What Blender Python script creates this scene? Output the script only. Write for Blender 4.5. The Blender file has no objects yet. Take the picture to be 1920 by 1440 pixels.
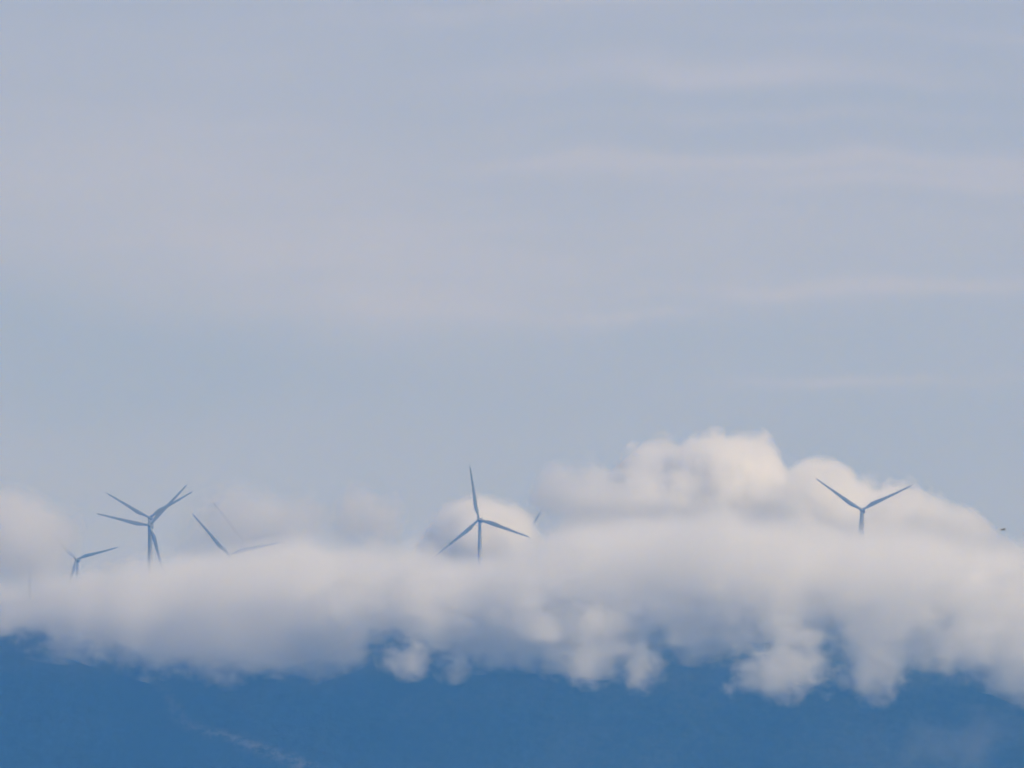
import bpy, bmesh, math, random
from mathutils import Vector, Matrix, noise as mnoise
R = math.radians
random.seed(7)
sc = bpy.context.scene
col = sc.collection

# ------------------------------------------------------------------ camera
S = 0.45                     # metres per photo pixel (1920 wide) at 8 km
D0 = 8000.0
CAM = Vector((0, 0, 12.0))
PITCH = R(5.05)
FPX = D0 / S                 # focal length in photo pixels
cam_d = bpy.data.cameras.new('camera')
cam_d.sensor_width = 36.0
cam_d.lens = 36.0 * FPX / 1920.0
cam_d.clip_start = 1.0
cam_d.clip_end = 60000.0
cam = bpy.data.objects.new('camera', cam_d)
cam.location = CAM
cam.rotation_euler = (math.pi / 2 + PITCH, 0, 0)
col.objects.link(cam)
sc.camera = cam
_f = Vector((0, math.cos(PITCH), math.sin(PITCH)))
_u = Vector((0, -math.sin(PITCH), math.cos(PITCH)))

def at(px, py, Y):
    """photo pixel + distance Y -> world point"""
    d = _f + _u * ((720 - py) / FPX) + Vector((1, 0, 0)) * ((px - 960) / FPX)
    return CAM + d * (Y / d.y)

# ------------------------------------------------------------------ helpers
def tag(o, label=None, cat=None, group=None, kind=None):
    for k, v in (('label', label), ('category', cat), ('group', group), ('kind', kind)):
        if v:
            o[k] = v
    return o

def link_mesh(name, bm, m, parent=None, smooth=True):
    me = bpy.data.meshes.new(name)
    bm.to_mesh(me)
    bm.free()
    if smooth:
        me.polygons.foreach_set('use_smooth', [True] * len(me.polygons))
    if m:
        me.materials.append(m)
    o = bpy.data.objects.new(name, me)
    col.objects.link(o)
    if parent:
        o.parent = parent
    return o

def empty(name, loc, rz=0):
    o = bpy.data.objects.new(name, None)
    o.location = loc
    o.rotation_euler = (0, 0, rz)
    o.empty_display_size = 5
    col.objects.link(o)
    return o

class NT:
    """tiny node helper"""
    def __init__(self, tree):
        self.t = tree
        tree.nodes.clear()
    def n(self, kind, **kw):
        nd = self.t.nodes.new(kind)
        for k, v in kw.items():
            setattr(nd, k, v)
        return nd
    def set(self, sock, v):
        if isinstance(v, bpy.types.NodeSocket):
            self.t.links.new(v, sock)
        else:
            sock.default_value = v
    def m(self, op, a, b=0.0, c=0.0, clamp=False):
        nd = self.n('ShaderNodeMath', operation=op, use_clamp=clamp)
        self.set(nd.inputs[0], a)
        self.set(nd.inputs[1], b)
        self.set(nd.inputs[2], c)
        return nd.outputs[0]
    def v(self, op, a, b=(0, 0, 0)):
        nd = self.n('ShaderNodeVectorMath', operation=op)
        self.set(nd.inputs[0], a)
        if op == 'SCALE':
            self.set(nd.inputs['Scale'], b)
        else:
            self.set(nd.inputs[1], b)
        return nd.outputs['Value'] if op in ('LENGTH', 'DOT_PRODUCT') else nd.outputs['Vector']
    def noise(self, vec, scale, detail=3.0, rough=0.55, color=False, off=None):
        if off:
            vec = self.v('ADD', vec, off)
        nd = self.n('ShaderNodeTexNoise', noise_dimensions='3D')
        self.set(nd.inputs['Vector'], vec)
        self.set(nd.inputs['Scale'], scale)
        self.set(nd.inputs['Detail'], detail)
        self.set(nd.inputs['Roughness'], rough)
        return nd.outputs['Color'] if color else nd.outputs['Fac']
    def curve(self, x, pts):
        """pts: (x01, y01) list"""
        nd = self.n('ShaderNodeFloatCurve')
        c = nd.mapping.curves[0]
        while len(c.points) < len(pts):
            c.points.new(0.5, 0.5)
        for p, (a, b) in zip(c.points, pts):
            p.location = (a, b)
            p.handle_type = 'AUTO'
        nd.mapping.update()
        self.set(nd.inputs['Value'], x)
        return nd.outputs[0]
    def ramp(self, f, stops):
        nd = self.n('ShaderNodeValToRGB')
        el = nd.color_ramp.elements
        while len(el) < len(stops):
            el.new(0.5)
        for e, (p, c) in zip(el, stops):
            e.position = p
            e.color = (*c, 1)
        self.set(nd.inputs[0], f)
        return nd.outputs['Color']
    def mix(self, f, a, b):
        nd = self.n('ShaderNodeMix', data_type='RGBA')
        self.set(nd.inputs['Factor'], f)
        self.set(nd.inputs[6], a)
        self.set(nd.inputs[7], b)
        return nd.outputs[2]

def new_mat(name):
    m = bpy.data.materials.new(name)
    m.use_nodes = True
    return m, NT(m.node_tree)

# ------------------------------------------------------------------ materials
def paint_mat(name, base, rough=0.45, dirt=0.12, scale=0.25):
    m, t = new_mat(name)
    out = t.n('ShaderNodeOutputMaterial')
    b = t.n('ShaderNodeBsdfPrincipled')
    tc = t.n('ShaderNodeTexCoord').outputs['Object']
    f = t.noise(tc, scale, 5, 0.6)
    dark = tuple(c * (1 - dirt) for c in base)
    t.set(b.inputs['Base Color'], t.ramp(f, [(0.35, dark), (0.65, base)]))
    t.set(b.inputs['Roughness'], rough)
    t.t.links.new(b.outputs[0], out.inputs['Surface'])
    return m

M_TOWER = paint_mat('tower_paint', (0.165, 0.175, 0.19))
M_BLADE = paint_mat('blade_gelcoat', (0.165, 0.175, 0.19), 0.35, 0.08)
M_NAC = paint_mat('nacelle_paint', (0.18, 0.19, 0.2), 0.5, 0.1)
M_DARKMETAL = paint_mat('instrument_metal', (0.12, 0.12, 0.13), 0.5)
M_FEATHER = paint_mat('dark_feathers', (0.05, 0.045, 0.04), 0.8, 0.3, 6)
M_BEAK = paint_mat('horn', (0.12, 0.09, 0.04), 0.5, 0.2, 20)
M_CONCRETE = paint_mat('foundation_concrete', (0.35, 0.34, 0.32), 0.9, 0.2)

# ------------------------------------------------------------------ wind turbines
HUB_H = 80.0
ROT_R = 47.0
TILT = R(4)
OVER = 4.6                    # rotor centre in front of the tower axis

def tower_bm():
    bm = bmesh.new()
    n, prev = 32, None
    prof = [(2.35, -2.0), (2.3, 0.0), (2.12, 20), (2.15, 20.15), (2.1, 20.3), (1.85, 46), (1.88, 46.15), (1.83, 46.3), (1.3, HUB_H - 2.0)]
    for r, z in prof:
        ring = [bm.verts.new((r * math.cos(2 * math.pi * i / n), r * math.sin(2 * math.pi * i / n), z)) for i in range(n)]
        if prev:
            for i in range(n):
                bm.faces.new((prev[i], prev[(i + 1) % n], ring[(i + 1) % n], ring[i]))
        else:
            bm.faces.new(list(reversed(ring)))
        prev = ring
    bm.faces.new(prev)
    return bm

def foundation_bm():
    bm = bmesh.new()
    bmesh.ops.create_cone(bm, cap_ends=True, segments=32, radius1=8.5, radius2=4.2, depth=1.6, matrix=Matrix.Translation((0, 0, -0.3)))
    return bm

def door_bm():
    bm = bmesh.new()
    bmesh.ops.create_cube(bm, size=1, matrix=Matrix.Translation((0, -2.3, 2.4)) @ Matrix.Diagonal((1.0, 0.12, 2.2, 1)))
    bmesh.ops.bevel(bm, geom=bm.edges[:], offset=0.05, segments=1, affect='EDGES')
    return bm

def nacelle_bm():
    """lofted rounded box along local y, front (towards the rotor) at -y"""
    bm = bmesh.new()
    prev = None
    secs = [(-2.6, 1.25, 1.25, 0.0), (-2.3, 1.55, 1.6, 0.05), (-1.0, 1.75, 1.8, 0.15), (3.5, 1.75, 1.85, 0.2),
            (6.6, 1.6, 1.6, 0.35), (7.6, 1.35, 1.2, 0.5), (7.9, 0.9, 0.8, 0.55)]
    n = 28
    for y, w, h, dz in secs:
        ring = []
        for i in range(n):
            a = 2 * math.pi * i / n
            c, s = math.cos(a), math.sin(a)
            e = 0.45
            ring.append(bm.verts.new((w * math.copysign(abs(c) ** e, c), y, h * math.copysign(abs(s) ** e, s) + dz)))
        if prev:
            for i in range(n):
                bm.faces.new((prev[i], prev[(i + 1) % n], ring[(i + 1) % n], ring[i]))
        else:
            bm.faces.new(ring[::-1])
        prev = ring
    bm.faces.new(prev)
    bmesh.ops.recalc_face_normals(bm, faces=bm.faces[:])
    return bm

def cooler_bm():
    bm = bmesh.new()
    bmesh.ops.create_cube(bm, size=1, matrix=Matrix.Translation((0, 6.1, 2.45)) @ Matrix.Diagonal((2.3, 0.6, 0.75, 1)))
    bmesh.ops.bevel(bm, geom=bm.edges[:], offset=0.12, segments=2, affect='EDGES')
    return bm

def mast_bm():
    bm = bmesh.new()
    n, prev = 10, None
    for r, z in [(0.1, 1.6), (0.08, 3.4), (0.09, 3.45), (0.2, 3.6), (0.22, 3.75), (0.16, 3.9), (0.03, 3.96)]:
        ring = [bm.verts.new((0.7 + r * math.cos(2 * math.pi * i / n), 6.9 + r * math.sin(2 * math.pi * i / n), z)) for i in range(n)]
        if prev:
            for i in range(n):
                bm.faces.new((prev[i], prev[(i + 1) % n], ring[(i + 1) % n], ring[i]))
        else:
            bm.faces.new(ring[::-1])
        prev = ring
    bm.faces.new(prev)
    return bm

def hub_bm():
    """spinner: revolved about local y, nose at -y; origin is the rotor centre"""
    bm = bmesh.new()
    prof = [(1.25, 1.7), (1.6, 1.2), (1.68, 0.2), (1.55, -0.8), (1.2, -1.6), (0.65, -2.15), (0.18, -2.35)]
    n, prev = 28, None
    for r, y in prof:
        ring = [bm.verts.new((r * math.cos(2 * math.pi * i / n), y, r * math.sin(2 * math.pi * i / n))) for i in range(n)]
        if prev:
            for i in range(n):
                bm.faces.new((prev[i], prev[(i + 1) % n], ring[(i + 1) % n], ring[i]))
        else:
            bm.faces.new(ring[::-1])
        prev = ring
    bm.faces.new(prev)
    bmesh.ops.recalc_face_normals(bm, faces=bm.faces[:])
    return bm

def blade_bm():
    """blade along +z from the rotor centre; trailing edge to -x (counter-clockwise as seen from the nose)"""
    bm = bmesh.new()
    #  r/R, leading edge x, chord, thickness/chord, twist deg
    st = [(0.022, 0.95, 1.9, 1.0, 0), (0.06, 0.95, 1.9, 0.98, 4), (0.10, 0.95, 2.05, 0.8, 12), (0.15, 1.0, 2.75, 0.5, 14), (0.205, 1.05, 3.5, 0.34, 12),
          (0.25, 1.05, 3.6, 0.28, 10), (0.32, 0.98, 3.3, 0.25, 8), (0.42, 0.88, 2.75, 0.23, 5.5), (0.55, 0.76, 2.2, 0.2, 3.5), (0.7, 0.64, 1.75, 0.18, 2),
          (0.83, 0.54, 1.4, 0.17, 1), (0.92, 0.45, 1.12, 0.16, 0), (0.97, 0.35, 0.82, 0.16, 0), (0.993, 0.16, 0.4, 0.16, 0), (1.0, 0.02, 0.1, 0.2, 0)]
    n, prev = 20, None
    for rr, le, ch, tk, tw in st:
        rd = max(0.0, min(1.0, (rr - 0.06) / 0.14))      # 0 = circle, 1 = aerofoil
        a0 = R(tw)
        ring = []
        for i in range(n):
            a = 2 * math.pi * i / n
            cx = 0.5 - 0.5 * math.cos(a)                 # 0 at leading edge .. 1 at trailing edge
            circ = 0.5 * math.sin(a)
            foil = math.copysign(1, math.sin(a)) * 0.5 * 2.6 * (math.sqrt(max(cx, 0)) * 0.76 * (1 - cx) ** 0.9 + 0.02 * (1 - cx)) if abs(math.sin(a)) > 1e-6 else 0
            th = circ * (1 - rd) + foil * rd
            x = le - cx * ch
            y = th * ch * tk
            x, y = x * math.cos(a0) - y * math.sin(a0), x * math.sin(a0) + y * math.cos(a0)
            y -= 1.6 * rr ** 2.4                          # slight pre-bend upwind
            ring.append(bm.verts.new((x, y, rr * ROT_R)))
        if prev:
            for i in range(n):
                bm.faces.new((prev[i], prev[(i + 1) % n], ring[(i + 1) % n], ring[i]))
        else:
            bm.faces.new(ring)
        prev = ring
    bm.faces.new(prev[::-1])
    bmesh.ops.recalc_face_normals(bm, faces=bm.faces[:])
    return bm

def make_turbine():
    root = empty('wind_turbine', (0, 0, 0))
    tw = link_mesh('tower', tower_bm(), M_TOWER, root)
    link_mesh('door', door_bm(), M_DARKMETAL, tw, smooth=False)
    link_mesh('foundation', foundation_bm(), M_CONCRETE, root, smooth=False)
    nac = link_mesh('nacelle', nacelle_bm(), M_NAC, root)
    nac.location = (0, 0, HUB_H)
    nac.rotation_euler = (-TILT, 0, 0)
    link_mesh('cooler', cooler_bm(), M_NAC, nac)
    link_mesh('sensor_mast', mast_bm(), M_DARKMETAL, nac)
    hub = link_mesh('hub', hub_bm(), M_NAC, root)
    bl0 = link_mesh('blade', blade_bm(), M_BLADE, root)
    for k in range(2):
        b = bl0.copy()
        col.objects.link(b)
        b.parent = root
    return root

def copy_tree(o, parent=None):
    c = o.copy()
    col.objects.link(c)
    c.parent = parent
    for ch in list(o.children):
        copy_tree(ch, c)
    return c

TURB = [  # hub px, hub py, distance, angle of one blade (deg, counter-clockwise from +x in the photo), yaw, label
    (898, 975, 8000, 100, -9, 'wind turbine in front of the round white cloud dome, one blade pointing up'),
    (1615, 957, 7990, 25, -10, 'rightmost wind turbine, two blades raised in a wide V above a short tower stub'),
    (281, 986, 8030, 47, -8, 'lower and nearer of the two overlapping wind turbines, one blade slanting down right'),
    (280, 971, 8750, 30, -8, 'upper and farther of the two overlapping wind turbines, its hub just above the nearer hub'),
    (143, 1049, 9800, 14, -14, 'small pale wind turbine at the far left, half sunk in the cloud'),
    (429, 1040, 8060, 132, -8, 'wind turbine sunk in cloud up to its hub with one dark blade slanting up left'),
    (457, 1013, 9000, 129, -8, 'very faint wind turbine in mist, thin ghostly blades behind the single dark blade'),
    (971, 1034, 9200, 60, -8, 'hidden wind turbine whose thin blade tip shows right of the round white cloud'),
    (57, 1128, 9300, 90, -8, 'hidden wind turbine at the left edge showing only a faint upright blade tip'),
]
protoT = make_turbine()
bases = []
GT = 'wind turbines along the cloud-covered ridge'
for i, (px, py, Y, ang, yaw, lab) in enumerate(TURB):
    hubp = at(px, py, Y)
    o = protoT if i == 0 else copy_tree(protoT)
    rz = R(yaw)
    fwd = Matrix.Rotation(rz, 3, 'Z') @ Vector((0, -OVER, 0.0))
    zc = HUB_H + OVER * math.sin(TILT) + 0.0
    o.location = (hubp.x - fwd.x, Y, hubp.z - zc)
    o.rotation_euler = (0, 0, rz)
    tag(o, lab, 'wind turbine', GT)
    k = 0
    centre = Matrix.Translation((0, -OVER, zc)) @ Matrix.Rotation(-TILT, 4, 'X')
    for ch in o.children:
        nm = ch.name.split('.')[0]
        if nm == 'hub':
            ch.matrix_local = centre
        elif nm == 'blade':
            # photo angle a (ccw from +x); blade lies along +z; seen from -y, rotation about y by +t turns z towards +x
            t = R(90 - (ang + 120 * k))
            ch.matrix_local = centre @ Matrix.Rotation(t, 4, 'Y')
            k += 1
    bases.append((o.location.x, o.location.y, o.location.z))

# ------------------------------------------------------------------ terrain
def sstep(a, b, x):
    t = max(0.0, min(1.0, (x - a) / (b - a)))
    return t * t * (3 - 2 * t)

def ridge_h(x, y):
    sw = sz = 0
    for bx, by, bz in bases:
        w = 1.0 / (((x - bx) ** 2 + (y - by) ** 2) + 40.0) ** 1.5
        sw += w
        sz += w * bz
    return sz / sw

SPUR = [at(px, py, 7950 - (py - 1128) * S / 0.77) for px, py in
        [(230, 1235), (300, 1290), (345, 1348), (385, 1364), (430, 1378), (500, 1410), (552, 1422), (615, 1442), (740, 1500)]]

def spur_d(x, y):
    best, bt = 1e9, 0
    x += 9 * mnoise.noise((x / 40, y / 40, 2.2)) + 3.5 * mnoise.noise((x / 11, y / 11, 7.2))
    for i in range(len(SPUR) - 1):
        a, b = SPUR[i], SPUR[i + 1]
        dx, dy = b.x - a.x, b.y - a.y
        t = max(0, min(1, ((x - a.x) * dx + (y - a.y) * dy) / (dx * dx + dy * dy)))
        d = math.hypot(x - a.x - t * dx, y - a.y - t * dy)
        if d < best:
            best, bt = d, i + t
    return best, bt

def terrain_h(x, y):
    crest = 7950.0
    line = at(960, 1128 + 10 * mnoise.noise((x / 200, 3.1, 0)), crest).z
    if y >= crest:
        h = line + (ridge_h(x, y) - line) * sstep(crest, crest + 38, y)
        top = h
    else:
        top = line
        d = crest - y
        h = top - 0.85 * d if d < 230 else (top - 195.5 - (d - 230) * 0.42 if d < 500 else top - 308.9 - (d - 500) * 0.3)
    far = sstep(10400, 12200, y)
    h = h * (1 - far)
    edge = 1 - sstep(2600, 5200, abs(x))
    h = h * edge
    amp = sstep(7000, 7700, y) * 6 if y < crest else 0
    near = sstep(crest - 120, crest - 10, y)
    amp *= (1 - near)
    n = mnoise.fractal((x / 150, y / 190, 1.7), 0.9, 2.0, 5)
    n2 = mnoise.fractal((x / 24, y / 30, 9.7), 0.9, 2.0, 4)
    h += amp * n + amp * 0.22 * n2
    if 7500 < y < crest and -500 < x < 200:
        sd, st = spur_d(x, y)
        h += 5 * math.exp(-(sd / 22) ** 2) * (1 - near)
    if y < 7000:
        k = sstep(7000, 6300, y) if False else 0
        h += 25 * mnoise.fractal((x / 900, y / 900, 4), 0.9, 2, 4) * sstep(3500, 6000, y) * edge
    return max(h, -1.2)

def grid_bm(xs, ys):
    bm = bmesh.new()
    lay = bm.verts.layers.float.new('scree')
    rows = []
    for y in ys:
        row = []
        for x in xs:
            v = bm.verts.new((x, y, terrain_h(x, y)))
            if 7500 < y < 8000 and -500 < x < 200:
                sd, st = spur_d(x, y)
                v[lay] = math.exp(-(sd / 4.2) ** 2) * min(0.5, max(0.0, st - 0.2) * 0.115)
            row.append(v)
        rows.append(row)
    for j in range(len(rows) - 1):
        for i in range(len(xs) - 1):
            bm.faces.new((rows[j][i], rows[j][i + 1], rows[j + 1][i + 1], rows[j + 1][i]))
    return bm

def axis(breaks):
    out = [breaks[0][0]]
    for (a, _), (b, s) in zip(breaks, breaks[1:]):
        n = max(1, round((b - a) / s))
        out += [a + (b - a) * k / n for k in range(1, n + 1)]
    return out

xs = axis([(-5400, 0), (-2600, 200), (-1000, 80), (-520, 20), (520, 4.5), (1000, 20), (2600, 80), (5400, 200)])
ys = axis([(3200, 0), (7000, 120), (7500, 20), (7980, 4.5), (8200, 25), (9600, 60), (12300, 150)])

m_for, t = new_mat('forested_slope')
out = t.n('ShaderNodeOutputMaterial')
b = t.n('ShaderNodeBsdfPrincipled')
pos = t.n('ShaderNodeNewGeometry').outputs['Position']
f1 = t.noise(pos, 0.012, 5, 0.6)
f2 = t.noise(pos, 0.15, 4, 0.6)
f = t.m('ADD', t.m('MULTIPLY', f1, 0.6), t.m('MULTIPLY', f2, 0.4))
fc = t.ramp(f, [(0.36, (0.012, 0.018, 0.011)), (0.5, (0.028, 0.038, 0.02)), (0.66, (0.06, 0.065, 0.035))])
at_ = t.n('ShaderNodeAttribute', attribute_name='scree').outputs['Fac']
sn = t.noise(pos, 0.09, 6, 0.75)
sf = t.m('MULTIPLY', at_, t.m('MULTIPLY', t.m('SUBTRACT', sn, 0.42), 6.0, clamp=True), clamp=True)
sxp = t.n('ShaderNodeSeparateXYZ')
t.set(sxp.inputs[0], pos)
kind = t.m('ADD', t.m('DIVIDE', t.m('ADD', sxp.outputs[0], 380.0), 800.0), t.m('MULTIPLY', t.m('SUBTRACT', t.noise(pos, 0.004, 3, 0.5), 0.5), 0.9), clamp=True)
fc = t.mix(kind, t.v('SCALE', fc, 0.12), t.v('SCALE', fc, 1.35))     # cloud shade painted into the slope colour: darker left, paler right
t.set(b.inputs['Base Color'], t.mix(sf, fc, (0.42, 0.38, 0.34, 1)))
t.set(b.inputs['Roughness'], 0.95)
bp = t.n('ShaderNodeBump')
bp.inputs['Distance'].default_value = 0.4
t.set(bp.inputs['Height'], t.noise(pos, 0.11, 5, 0.65))
t.t.links.new(bp.outputs[0], b.inputs['Normal'])
t.t.links.new(b.outputs[0], out.inputs['Surface'])

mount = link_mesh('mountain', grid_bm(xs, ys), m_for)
tag(mount, 'dark forested mountain slope fading blue in the haze below the cloud bank', 'mountain', kind='structure')

m_gr, t = new_mat('valley_ground')
out = t.n('ShaderNodeOutputMaterial')
b = t.n('ShaderNodeBsdfPrincipled')
pos = t.n('ShaderNodeNewGeometry').outputs['Position']
f1 = t.noise(pos, 0.004, 6, 0.6)
t.set(b.inputs['Base Color'], t.ramp(f1, [(0.35, (0.03, 0.045, 0.02)), (0.55, (0.08, 0.09, 0.04)), (0.7, (0.14, 0.12, 0.07))]))
t.set(b.inputs['Roughness'], 0.95)
t.t.links.new(b.outputs[0], out.inputs['Surface'])
bm = bmesh.new()
GX, GY0, GY1 = 6000, -2500, 12600
bmesh.ops.create_grid(bm, x_segments=60, y_segments=75, size=1, matrix=Matrix.Translation((0, (GY0 + GY1) / 2, 0)) @ Matrix.Diagonal((GX, (GY1 - GY0) / 2, 1, 1)))
ground = link_mesh('ground', bm, m_gr)
tag(ground, 'wide green valley floor before the mountain', 'ground', kind='structure')

# ------------------------------------------------------------------ haze
HAZE_D = 1.0
m_hz, t = new_mat('blue_air')
out = t.n('ShaderNodeOutputMaterial')
pv = t.n('ShaderNodeVolumePrincipled')
pv.inputs['Color'].default_value = (0.085, 0.36, 0.95, 1)
pv.inputs['Absorption Color'].default_value = (1, 1, 1, 1)
pv.inputs['Density'].default_value = 0.93 / D0
pv.inputs['Anisotropy'].default_value = 0.1
t.t.links.new(pv.outputs[0], out.inputs['Volume'])
bm = bmesh.new()
HZ0, HZ1 = -3.0, 1250.0
bmesh.ops.create_cube(bm, size=1, matrix=Matrix.Translation((0, (GY0 + GY1) / 2, (HZ0 + HZ1) / 2)) @ Matrix.Diagonal((2 * GX + 600, GY1 - GY0 + 600, HZ1 - HZ0, 1)))
hz = link_mesh('haze', bm, m_hz, smooth=False)
tag(hz, 'blue haze filling the air between the viewer and the mountain', 'haze', kind='stuff')

# ------------------------------------------------------------------ clouds
def cloud_mat(name, shape, dens, warp=(0.012, 14), edge_noise=(0.022, 0.9, 5, 0.6), soft=1.0, seed=0.0, color=(0.997, 0.997, 0.997), aniso=0.3, inner=0.5, inner_scale=0.008, low_dens=1.0, power=1.0, bias=0.0, crown=0.3, fine=None, crown_soft=1.0):
    """shape(t, x, y, z) -> field in metres, positive inside; density rises over `soft` metres and is broken up by noise"""
    m, t = new_mat(name)
    out = t.n('ShaderNodeOutputMaterial')
    tc = t.n('ShaderNodeTexCoord').outputs['Object']
    w = t.noise(tc, warp[0], 2, 0.5, color=True, off=(seed, seed * 1.7, 0))
    w = t.v('SCALE', t.v('SUBTRACT', w, (0.5, 0.5, 0.5)), warp[1] * 2)
    p = t.v('ADD', tc, w)
    sx = t.n('ShaderNodeSeparateXYZ')
    t.set(sx.inputs[0], p)
    f = shape(t, sx.outputs[0], sx.outputs[1], sx.outputs[2])
    low = None
    if isinstance(f, tuple):
        f, low = f
    ns = t.noise(tc, edge_noise[0], edge_noise[2], edge_noise[3], off=(seed * 3.1, 0, seed))
    amp = edge_noise[1]
    if low is not None:          # `low` runs 0 at the crown .. 1 at the frayed underside
        amp = t.m('MULTIPLY', t.m('ADD', crown, t.m('MULTIPLY', low, 1.3 - crown)), edge_noise[1])
        soft = t.m('MULTIPLY', t.m('ADD', crown_soft, t.m('MULTIPLY', low, 1.7 - crown_soft)), soft)
    f = t.m('ADD', f, t.m('MULTIPLY', t.m('SUBTRACT', ns, 0.5), amp))
    if bias:
        f = t.m('ADD', f, bias)
    if fine:                     # small torn wisps, strongest along the underside
        nw = t.n('ShaderNodeMapping')
        t.set(nw.inputs['Vector'], p)
        nw.inputs['Scale'].default_value = (0.6, 1.0, 1.15)
        nf = t.noise(nw.outputs[0], fine[0], 3, 0.6, off=(7.0, seed, 2.0))
        fa = fine[1] if low is None else t.m('MULTIPLY', t.m('ADD', 0.45, low), fine[1])
        f = t.m('ADD', f, t.m('MULTIPLY', t.m('SUBTRACT', nf, 0.5), fa))
    d = t.m('DIVIDE', f, soft, clamp=True)
    if power != 1.0:
        d = t.m('POWER', d, power)
    if inner:
        ni = t.noise(tc, inner_scale, 4, 0.55, off=(0, seed, 5 + seed))
        d = t.m('MULTIPLY', d, t.m('ADD', 1 - inner, t.m('MULTIPLY', t.m('SUBTRACT', ni, 0.3), inner * 4, clamp=False), clamp=False))
        d = t.m('MAXIMUM', d, 0.0)
    if low is not None:
        d = t.m('MULTIPLY', d, t.m('ADD', 1.0, t.m('MULTIPLY', low, low_dens - 1.0)))
    d = t.m('MULTIPLY', d, dens)
    pv = t.n('ShaderNodeVolumePrincipled')
    pv.inputs['Color'].default_value = (*color, 1)
    pv.inputs['Anisotropy'].default_value = aniso
    t.set(pv.inputs['Density'], d)
    t.t.links.new(pv.outputs[0], out.inputs['Volume'])
    return m

def interp(pts, x):
    if x <= pts[0][0]:
        return pts[0][1]
    for (a, b), (c, d) in zip(pts, pts[1:]):
        if x <= c:
            return b + (d - b) * (x - a) / (c - a)
    return pts[-1][1]

def steps(o, metres):
    """ray-march step of a cloud in metres (the renderer's own step is a tenth of the mean box side)"""
    bb = [Vector(c) for c in o.bound_box]
    size = sum(max(c[i] for c in bb) - min(c[i] for c in bb) for i in range(3)) / 3
    o.data.materials[0].cycles.volume_step_rate = metres / (size / 10)

def profile_cloud(name, top_px, bot_px, Y, depth, dens, margin, label, cat='cloud', kind=None, group=None, step=9.0, **kw):
    """A cloud whose upper and lower outlines follow two height profiles along x, oval in depth."""
    tp = [(at(px, py, Y).x, at(px, py, Y).z) for px, py in top_px]
    bp_ = [(at(px, py, Y).x, at(px, py, Y).z) for px, py in bot_px]
    x0, x1 = min(tp[0][0], bp_[0][0]), max(tp[-1][0], bp_[-1][0])
    z0 = min(z for _, z in bp_) - 1
    z1 = max(z for _, z in tp) + 1
    L, H = x1 - x0, z1 - z0
    org = Vector((x0 + L / 2, Y, z0))
    n_top = [((x - x0) / L, (z - z0) / H) for x, z in tp]
    n_bot = [((x - x0) / L, (z - z0) / H) for x, z in bp_]
    def shape(t, x, y, z):
        u = t.m('DIVIDE', t.m('ADD', x, L / 2), L, clamp=True)
        top = t.m('MULTIPLY', t.curve(u, n_top), H)
        bot = t.m('MULTIPLY', t.curve(u, n_bot), H)
        half = t.m('MAXIMUM', t.m('MULTIPLY', t.m('SUBTRACT', top, bot), 0.5), 1.0)
        mid = t.m('MULTIPLY', t.m('ADD', top, bot), 0.5)
        zz = t.m('DIVIDE', t.m('SUBTRACT', z, mid), half)
        yy = t.m('DIVIDE', y, depth)
        r = t.m('SQRT', t.m('ADD', t.m('MULTIPLY', zz, zz), t.m('MULTIPLY', yy, yy)))
        low = t.m('ADD', 0.5, t.m('MULTIPLY', zz, -0.8), clamp=True)
        return t.m('MULTIPLY', t.m('SUBTRACT', 1.0, r), half), low
    mat = cloud_mat(name + '_vapour', shape, dens, **kw)
    bm = bmesh.new()
    NX, NR, prev = 90, 28, None
    for i in range(NX + 1):
        x = x0 + L * i / NX
        tz, bz = interp(tp, x), interp(bp_, x)
        mid, half = (tz + bz) / 2, max((tz - bz) / 2, 1.0) + margin
        if i in (0, NX):
            half *= 0.5
        X = x - org.x + (-margin if i == 0 else margin if i == NX else 0)
        ring = [bm.verts.new((X, (depth + margin) * math.cos(2 * math.pi * k / NR), mid - org.z + half * math.sin(2 * math.pi * k / NR))) for k in range(NR)]
        if prev:
            for k in range(NR):
                bm.faces.new((prev[k], prev[(k + 1) % NR], ring[(k + 1) % NR], ring[k]))
        else:
            bm.faces.new(ring)
        prev = ring
    bm.faces.new(prev)
    bmesh.ops.recalc_face_normals(bm, faces=bm.faces[:])
    o = link_mesh(name, bm, mat)
    o.location = org
    steps(o, step)
    return tag(o, label, cat, group, kind)

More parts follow.
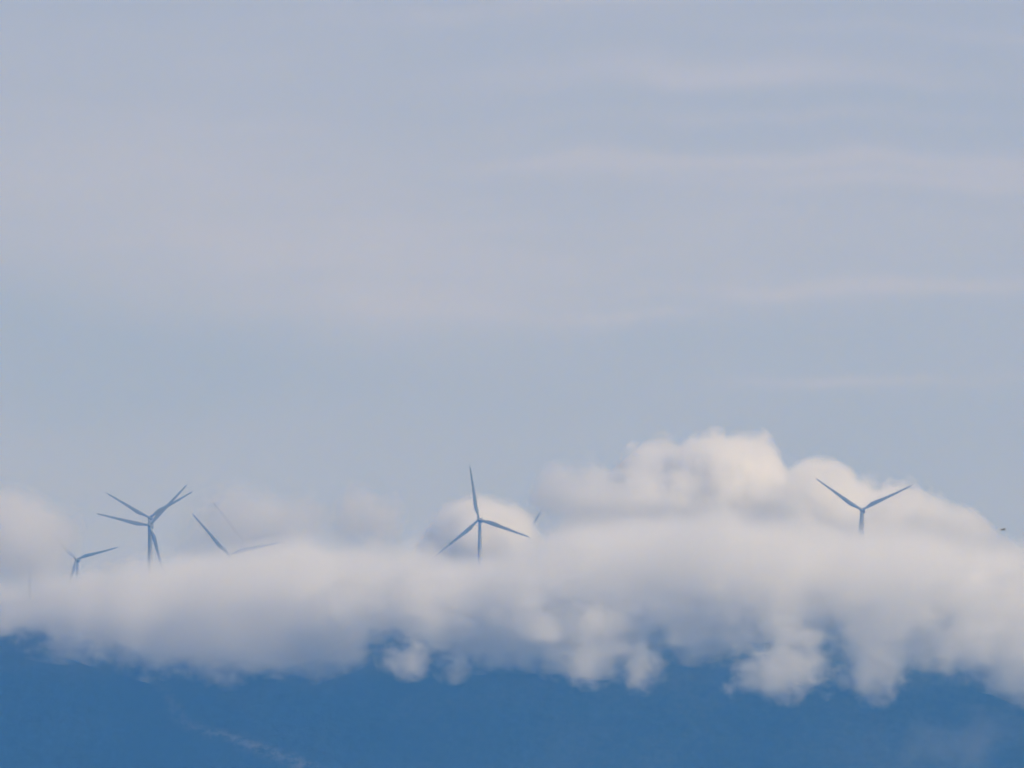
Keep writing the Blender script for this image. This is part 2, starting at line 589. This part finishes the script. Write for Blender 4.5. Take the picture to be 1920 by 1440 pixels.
def puff_cloud(name, px, py, rx, rz, Y, ry, dens, label, group=None, lobes=None, margin=1.12, step=6.0, **kw):
    """An oval cloud, radii rx, rz in photo pixels and ry in metres; lobes: extra ovals (dx, dz, rx, rz) in photo pixels from the centre."""
    s = S * Y / D0
    c = at(px, py, Y)
    L = [(0, 0, 0, rx * s, ry, rz * s)]
    for (dx, dz, ax, az) in (lobes or []):
        L.append((dx * s, random.uniform(-.3, .3) * ry, dz * s, ax * s, ry * 0.8, az * s))
    def shape(t, x, y, z):
        best = None
        for (cx, cy, cz, ax, ay, az) in L:
            xx = t.m('DIVIDE', t.m('SUBTRACT', x, cx), ax)
            yy = t.m('DIVIDE', t.m('SUBTRACT', y, cy), ay)
            zz = t.m('DIVIDE', t.m('SUBTRACT', z, cz), az)
            q = t.m('ADD', t.m('ADD', t.m('MULTIPLY', xx, xx), t.m('MULTIPLY', yy, yy)), t.m('MULTIPLY', zz, zz))
            f = t.m('MULTIPLY', t.m('SUBTRACT', 1.0, t.m('SQRT', q)), min(ax, az))
            if best is None:
                best = f
            else:
                nd = t.n('ShaderNodeMath', operation='SMOOTH_MAX')
                t.set(nd.inputs[0], best); t.set(nd.inputs[1], f); t.set(nd.inputs[2], 6.0)
                best = nd.outputs[0]
        return best
    mat = cloud_mat(name + '_vapour', shape, dens, **kw)
    # hull: icospheres about every lobe joined by remeshing into one skin
    bm = bmesh.new()
    if len(L) == 1:
        bmesh.ops.create_icosphere(bm, subdivisions=4, radius=1, matrix=Matrix.Diagonal((L[0][3] * margin, L[0][4] * margin, L[0][5] * margin, 1)))
        o = link_mesh(name, bm, mat)
    else:
        for (cx, cy, cz, ax, ay, az) in L:
            k = margin
            bmesh.ops.create_icosphere(bm, subdivisions=4, radius=1, matrix=Matrix.Translation((cx, cy, cz)) @ Matrix.Diagonal((ax * k, ay * k, az * k, 1)))
        o = link_mesh(name, bm, mat)
        rm = o.modifiers.new('skin', 'REMESH')
        rm.mode = 'VOXEL'
        rm.voxel_size = 2.5
    o.location = c
    steps(o, step)
    return tag(o, label, 'cloud', group)

# the long bank lying over the ridge
TOP = [(-1100, 1120), (-500, 1082), (0, 1084), (60, 1078), (130, 1064), (200, 1050), (270, 1035), (340, 1032), (430, 1016), (520, 1004), (600, 1000), (690, 1008),
       (780, 1014), (850, 1018), (900, 1017), (960, 1002), (1040, 980), (1120, 956), (1200, 947), (1300, 943), (1400, 947), (1500, 953), (1580, 958), (1700, 975), (1800, 992),
       (1920, 1004), (2100, 1010), (2500, 1040), (3000, 1095)]
BOT = [(-1100, 1160), (-500, 1190), (0, 1172), (100, 1188), (200, 1222), (300, 1250), (400, 1262), (500, 1252), (600, 1250), (680, 1215), (740, 1186), (800, 1205),
       (870, 1235), (960, 1222), (1050, 1235), (1150, 1240), (1230, 1205), (1330, 1218), (1450, 1225), (1600, 1235), (1750, 1245), (1850, 1260), (1920, 1295), (2100, 1290), (2500, 1250), (3000, 1170)]
profile_cloud('cloud_bank', TOP, BOT, 7690, 170, 0.06, 16,
              'long flat white cloud bank rolling over the mountain ridge and hiding the turbine towers', 'cloud bank', kind='stuff',
              warp=(0.014, 24), edge_noise=(0.021, 130, 6, 0.6), soft=19, seed=1.0, inner=0.6, inner_scale=0.018, low_dens=1.1, step=9, bias=-1.0, fine=(0.06, 48), crown_soft=1.7, power=1.6)

GC = 'cumulus clouds rising behind the ridge'
TOP2 = [(1060, 1020), (1095, 962), (1130, 915), (1165, 868), (1200, 838), (1250, 820), (1320, 824), (1370, 830), (1420, 820), (1455, 850), (1480, 878),
        (1530, 866), (1570, 868), (1595, 905), (1640, 904), (1700, 916), (1760, 936), (1820, 970), (1860, 1000), (1900, 1050)]
BOT2 = [(1060, 1030), (1120, 1050), (1450, 1060), (1800, 1065), (1900, 1065)]
profile_cloud('cumulus_cloud', TOP2, BOT2, 8900, 120, 0.1, 14,
              'big bright lumpy cumulus cloud piled up behind the right half of the cloud bank', 'cloud', group=GC,
              warp=(0.022, 30), edge_noise=(0.026, 120, 5, 0.6), soft=20, seed=4.0, crown=0.75, step=7, fine=(0.07, 60), inner=0.5, inner_scale=0.02)
puff_cloud('cumulus_cloud', 898, 1028, 100, 104, 8500, 70, 0.12, 'smooth round white cloud dome right behind the middle wind turbine', GC,
           lobes=[(-56, 4, 60, 66), (50, 10, 66, 92), (0, -60, 112, 70)], warp=(0.016, 20), edge_noise=(0.025, 36, 5, 0.55), soft=15, fine=(0.08, 16), seed=6.0, inner=0.2)
puff_cloud('cumulus_cloud', 1078, 930, 88, 84, 8780, 60, 0.028, 'dimmer ragged cloud lobe at the left foot of the big lumpy cumulus', GC,
           lobes=[(60, -30, 90, 60)], warp=(0.02, 22), edge_noise=(0.03, 80, 6, 0.6), soft=18, seed=14.0, inner=0.4, inner_scale=0.02)
puff_cloud('cumulus_cloud', 30, 1010, 120, 108, 8900, 90, 0.034, 'soft dim cloud lump at the left edge above the bank', GC,
           warp=(0.012, 25), edge_noise=(0.02, 70, 5, 0.55), soft=26, seed=8.0, inner=0.3)
puff_cloud('cumulus_cloud', 688, 972, 72, 74, 8700, 60, 0.032, 'thin ragged wisp of cloud between the faint turbine and the round dome', GC,
           warp=(0.02, 26), edge_noise=(0.03, 90, 6, 0.6), soft=26, seed=9.0, inner=0.3)
puff_cloud('mist_veil', 480, 990, 150, 90, 8600, 60, 0.025, 'thin veil of mist that pales the ghostly wind turbine', GC,
           warp=(0.012, 25), edge_noise=(0.02, 60, 4, 0.5), soft=26, seed=11.0, inner=0.2)

GP = 'ragged cloud scraps under the bank'
for (px, py, rx, rz, ry, dn, lob, lab, sd) in [
    (762, 1232, 42, 34, 22, 0.05, [(10, -18, 34, 22), (-18, -22, 26, 16)], 'small torn cloud scrap standing alone on the blue slope below the bank', 21),
    (848, 1258, 26, 20, 16, 0.035, None, 'tiny faint cloud scrap just right of the lone torn scrap', 22),
    (1095, 1232, 66, 44, 30, 0.05, [(10, 42, 76, 52)], 'rounded cloud tuft hanging under the middle of the bank', 23),
    (1200, 1250, 44, 38, 24, 0.04, [(-24, 34, 40, 36)], 'smaller fringed tuft just right of the rounded middle tuft', 24),
    (1465, 1252, 92, 52, 36, 0.06, [(30, -14, 62, 38), (40, 44, 70, 40)], 'largest heaped cloud tuft hanging low on the right half of the slope', 25),
    (1640, 1252, 62, 56, 30, 0.05, [(20, -20, 38, 34), (-10, 28, 50, 40)], 'upright frayed cloud tuft right of the largest heaped tuft', 26),
    (1800, 1215, 95, 48, 34, 0.035, None, 'loose grey cloud scrap between the frayed tuft and the right edge', 27),
    (1925, 1250, 72, 70, 34, 0.05, None, 'cloud tongue drooping at the right edge of the picture', 28),
    (150, 1212, 90, 24, 26, 0.02, None, 'thin grey shred of cloud under the left end of the bank', 29),
]:
    puff_cloud('cloud_scrap', px, py - 3, rx * 1.12, rz * 1.15, 7600, ry * 1.2, dn * 1.15, lab, GP, lobes=lob, margin=1.4, step=7,
               warp=(0.035, 18), edge_noise=(0.045, 50, 4, 0.6), soft=19, bias=0.0, power=1.3, fine=(0.09, 44), seed=float(sd), inner=0.3, inner_scale=0.02)

puff_cloud('mist_patch', 1800, 1385, 150, 60, 7400, 40, 0.0032, 'barely visible veil of mist low on the slope near the right edge', None,
           warp=(0.02, 20), edge_noise=(0.03, 70, 5, 0.55), soft=30, seed=31.0, inner=0.3)

# ------------------------------------------------------------------ birds
def make_bird():
    """gliding bird of prey, 1 m span, facing +x; one continuous body with wings and tail"""
    bm = bmesh.new()
    prev = None
    n = 12
    for x, r, z in [(0.30, 0.004, 0.015), (0.285, 0.018, 0.02), (0.25, 0.035, 0.025), (0.21, 0.036, 0.022), (0.17, 0.045, 0.01), (0.08, 0.07, 0), (-0.03, 0.07, 0), (-0.14, 0.045, 0.005), (-0.2, 0.028, 0.01)]:
        ring = [bm.verts.new((x, r * math.cos(2 * math.pi * i / n), z + r * 0.9 * math.sin(2 * math.pi * i / n))) for i in range(n)]
        if prev:
            for i in range(n):
                bm.faces.new((prev[i], prev[(i + 1) % n], ring[(i + 1) % n], ring[i]))
        else:
            bm.faces.new(ring)
        prev = ring
    bm.faces.new(prev[::-1])
    for s in (-1, 1):   # wings: swept strip with a raised wrist and drooping tip
        st = [(0.03, 0.13, -0.10, 0.03), (0.16, 0.15, -0.09, 0.06), (0.28, 0.16, -0.08, 0.085), (0.38, 0.12, -0.09, 0.08), (0.47, 0.05, -0.10, 0.06), (0.53, -0.03, -0.08, 0.045)]
        pv_ = None
        for y, xf, xb, z in st:
            th = 0.016 if y < 0.5 else 0.005
            q = [bm.verts.new((xf, s * y, z)), bm.verts.new(((xf * 2 + xb) / 3, s * y, z + th)), bm.verts.new((xb, s * y, z)), bm.verts.new(((xf * 2 + xb) / 3, s * y, z - th * .5))]
            if pv_:
                for i in range(4):
                    bm.faces.new((pv_[i], pv_[(i + 1) % 4], q[(i + 1) % 4], q[i]))
            else:
                bm.faces.new(q)
            pv_ = q
        bm.faces.new(pv_[::-1])
    tl = [[bm.verts.new((x, y, 0.012 + dz)) for x, y in ((-0.16, 0.03), (-0.16, -0.03), (-0.37, -0.085), (-0.39, 0.0), (-0.37, 0.085))] for dz in (0, 0.01)]
    bm.faces.new(tl[0][::-1]); bm.faces.new(tl[1])
    for i in range(5):
        bm.faces.new((tl[0][i], tl[0][(i + 1) % 5], tl[1][(i + 1) % 5], tl[1][i]))
    bmesh.ops.recalc_face_normals(bm, faces=bm.faces[:])
    o = link_mesh('bird', bm, M_FEATHER)
    bk = bmesh.new()
    bmesh.ops.create_cone(bk, cap_ends=True, segments=8, radius1=0.012, radius2=0.001, depth=0.04, matrix=Matrix.Translation((0.315, 0, 0.01)) @ Matrix.Rotation(R(100), 4, 'Y'))
    link_mesh('beak', bk, M_BEAK, o)
    return o
bird = make_bird()
bird.location = at(1881, 993.5, 1200)
bird.rotation_euler = (R(-16), R(-18), R(138))
tag(bird, 'small dark bird gliding in the air near the right edge', 'bird', 'birds in the air')
b2 = bird.copy(); col.objects.link(b2)
for ch in bird.children:
    c = ch.copy(); col.objects.link(c); c.parent = b2
b2.location = at(129, 978, 3600)
b2.rotation_euler = (R(20), R(5), R(60))
tag(b2, 'faint distant bird, a tiny speck above the leftmost pale turbine', 'bird', 'birds in the air')

# ------------------------------------------------------------------ sky + sun
SUN_EL, SUN_AZ = R(29), R(126)     # azimuth clockwise from the view direction (+y): to the right, a little behind the viewer
w = bpy.data.worlds.new('World')
sc.world = w
w.use_nodes = True
t = NT(w.node_tree)
out = t.n('ShaderNodeOutputWorld')
sky = t.n('ShaderNodeTexSky', sky_type='NISHITA')
sky.sun_disc = False
sky.sun_elevation = SUN_EL
sky.sun_rotation = SUN_AZ
sky.altitude = 50
sky.air_density = 1.0
sky.dust_density = 1.5
sky.ozone_density = 1.5
g = t.n('ShaderNodeTexCoord').outputs['Generated']
# high thin cloud layer: broad pale patches and thin flat streaks at given bearings in the sky, broken up by noise
sx = t.n('ShaderNodeSeparateXYZ')
t.set(sx.inputs[0], g)
gy = t.m('MAXIMUM', sx.outputs[1], 0.05)
U0 = t.m('DIVIDE', sx.outputs[0], gy)
V0 = t.m('DIVIDE', sx.outputs[2], gy)
cv = t.n('ShaderNodeCombineXYZ')
t.set(cv.inputs[0], U0); t.set(cv.inputs[1], V0)
uv = cv.outputs[0]
wn = t.v('SUBTRACT', t.noise(uv, 28, 3, 0.55, color=True, off=(2.0, 5.0, 1.0)), (0.5, 0.5, 0.5))
uvw = t.v('ADD', uv, t.v('MULTIPLY', wn, (0.045, 0.0095, 0.0)))
sw = t.n('ShaderNodeSeparateXYZ')
t.set(sw.inputs[0], uvw)
U, V = sw.outputs[0], sw.outputs[1]
def stretch(sx_, sy_, off):
    mp = t.n('ShaderNodeMapping')
    t.set(mp.inputs['Vector'], uvw)
    mp.inputs['Scale'].default_value = (sx_, sy_, 1)
    mp.inputs['Location'].default_value = (off, off * 0.7, off)
    return mp.outputs[0]
nb = t.noise(stretch(45, 110, 3.3), 1.0, 3, 0.5)
nf = t.noise(stretch(70, 620, 1.7), 1.0, 4, 0.55)
acc = None
for px, py, rx, ry, a in [(230, 330, 620, 150, 0.5), (640, 500, 420, 90, 0.42), (760, 575, 330, 26, 0.25), (500, 60, 500, 60, 0.15), (1480, 430, 420, 100, 0.28),
                          (1290, 125, 300, 22, 0.5), (1420, 150, 260, 14, 0.35), (1560, 300, 330, 17, 0.6), (1650, 338, 300, 14, 0.5), (1600, 533, 320, 12, 0.55), (1720, 712, 230, 10, 0.5),
                          (1150, 298, 200, 10, 0.35), (950, 22, 330, 12, 0.3), (1700, 60, 300, 10, 0.25), (1500, 215, 300, 10, 0.25), (1060, 575, 200, 12, 0.3),
                          (60, 620, 260, 150, -0.5), (560, 720, 560, 70, -0.25), (1700, 860, 420, 180, -0.2), (1250, 620, 380, 40, -0.15), (1000, 880, 500, 60, -0.1)]:
    d = at(px, py, 1000) - CAM
    e1 = t.m('DIVIDE', t.m('SUBTRACT', U, d.x / d.y), rx / FPX)
    e2 = t.m('DIVIDE', t.m('SUBTRACT', V, d.z / d.y), ry / FPX)
    q = t.m('ADD', t.m('MULTIPLY', e1, e1), t.m('MULTIPLY', e2, e2))
    gss = t.m('MULTIPLY', t.m('POWER', 2.718, t.m('MULTIPLY', q, -0.7)), a)
    acc = gss if acc is None else t.m('ADD', acc, gss)
tex = t.m('ADD', 0.05, t.m('ADD', t.m('MULTIPLY', nb, 0.7), t.m('MULTIPLY', nf, 1.3)))
veil = t.m('ADD', t.m('MULTIPLY', acc, tex), t.m('MULTIPLY', t.m('SUBTRACT', t.m('ADD', t.m('MULTIPLY', nb, 0.7), t.m('MULTIPLY', nf, 0.3)), 0.5), 0.5))
veil = t.m('ADD', veil, 0.36, clamp=True)
veilc = t.mix(0.7, sky.outputs[0], t.mix(veil, (3.25, 3.45, 5.25, 1), (4.65, 4.5, 6.1, 1)))
bg = t.n('ShaderNodeBackground')
t.set(bg.inputs['Color'], veilc)
bg.inputs['Strength'].default_value = 0.1
t.t.links.new(bg.outputs[0], out.inputs['Surface'])

sd = bpy.data.lights.new('sun', 'SUN')
sd.energy = 3.1
sd.angle = R(0.5)
sd.color = (1.0, 0.998, 0.993)
so = bpy.data.objects.new('sun', sd)
# direction towards the sun: azimuth measured from +y towards +x
dirn = Vector((math.sin(SUN_AZ) * math.cos(SUN_EL), math.cos(SUN_AZ) * math.cos(SUN_EL), math.sin(SUN_EL)))
so.rotation_euler = dirn.to_track_quat('Z', 'Y').to_euler()
so.location = (300, 0, 600)
col.objects.link(so)

# ------------------------------------------------------------------ render
sc.render.engine = 'CYCLES'
c = sc.cycles
c.max_bounces = 14
c.volume_bounces = 12
c.use_adaptive_sampling = True
c.adaptive_threshold = 0.05
c.adaptive_min_samples = 16
c.diffuse_bounces = 2
c.use_denoising = True
c.filter_width = 1.9
c.volume_max_steps = 256
c.sample_clamp_indirect = 8
sc.view_settings.view_transform = 'Standard'
sc.view_settings.look = 'None'
sc.view_settings.exposure = 0.1
sc.view_settings.gamma = 1.0
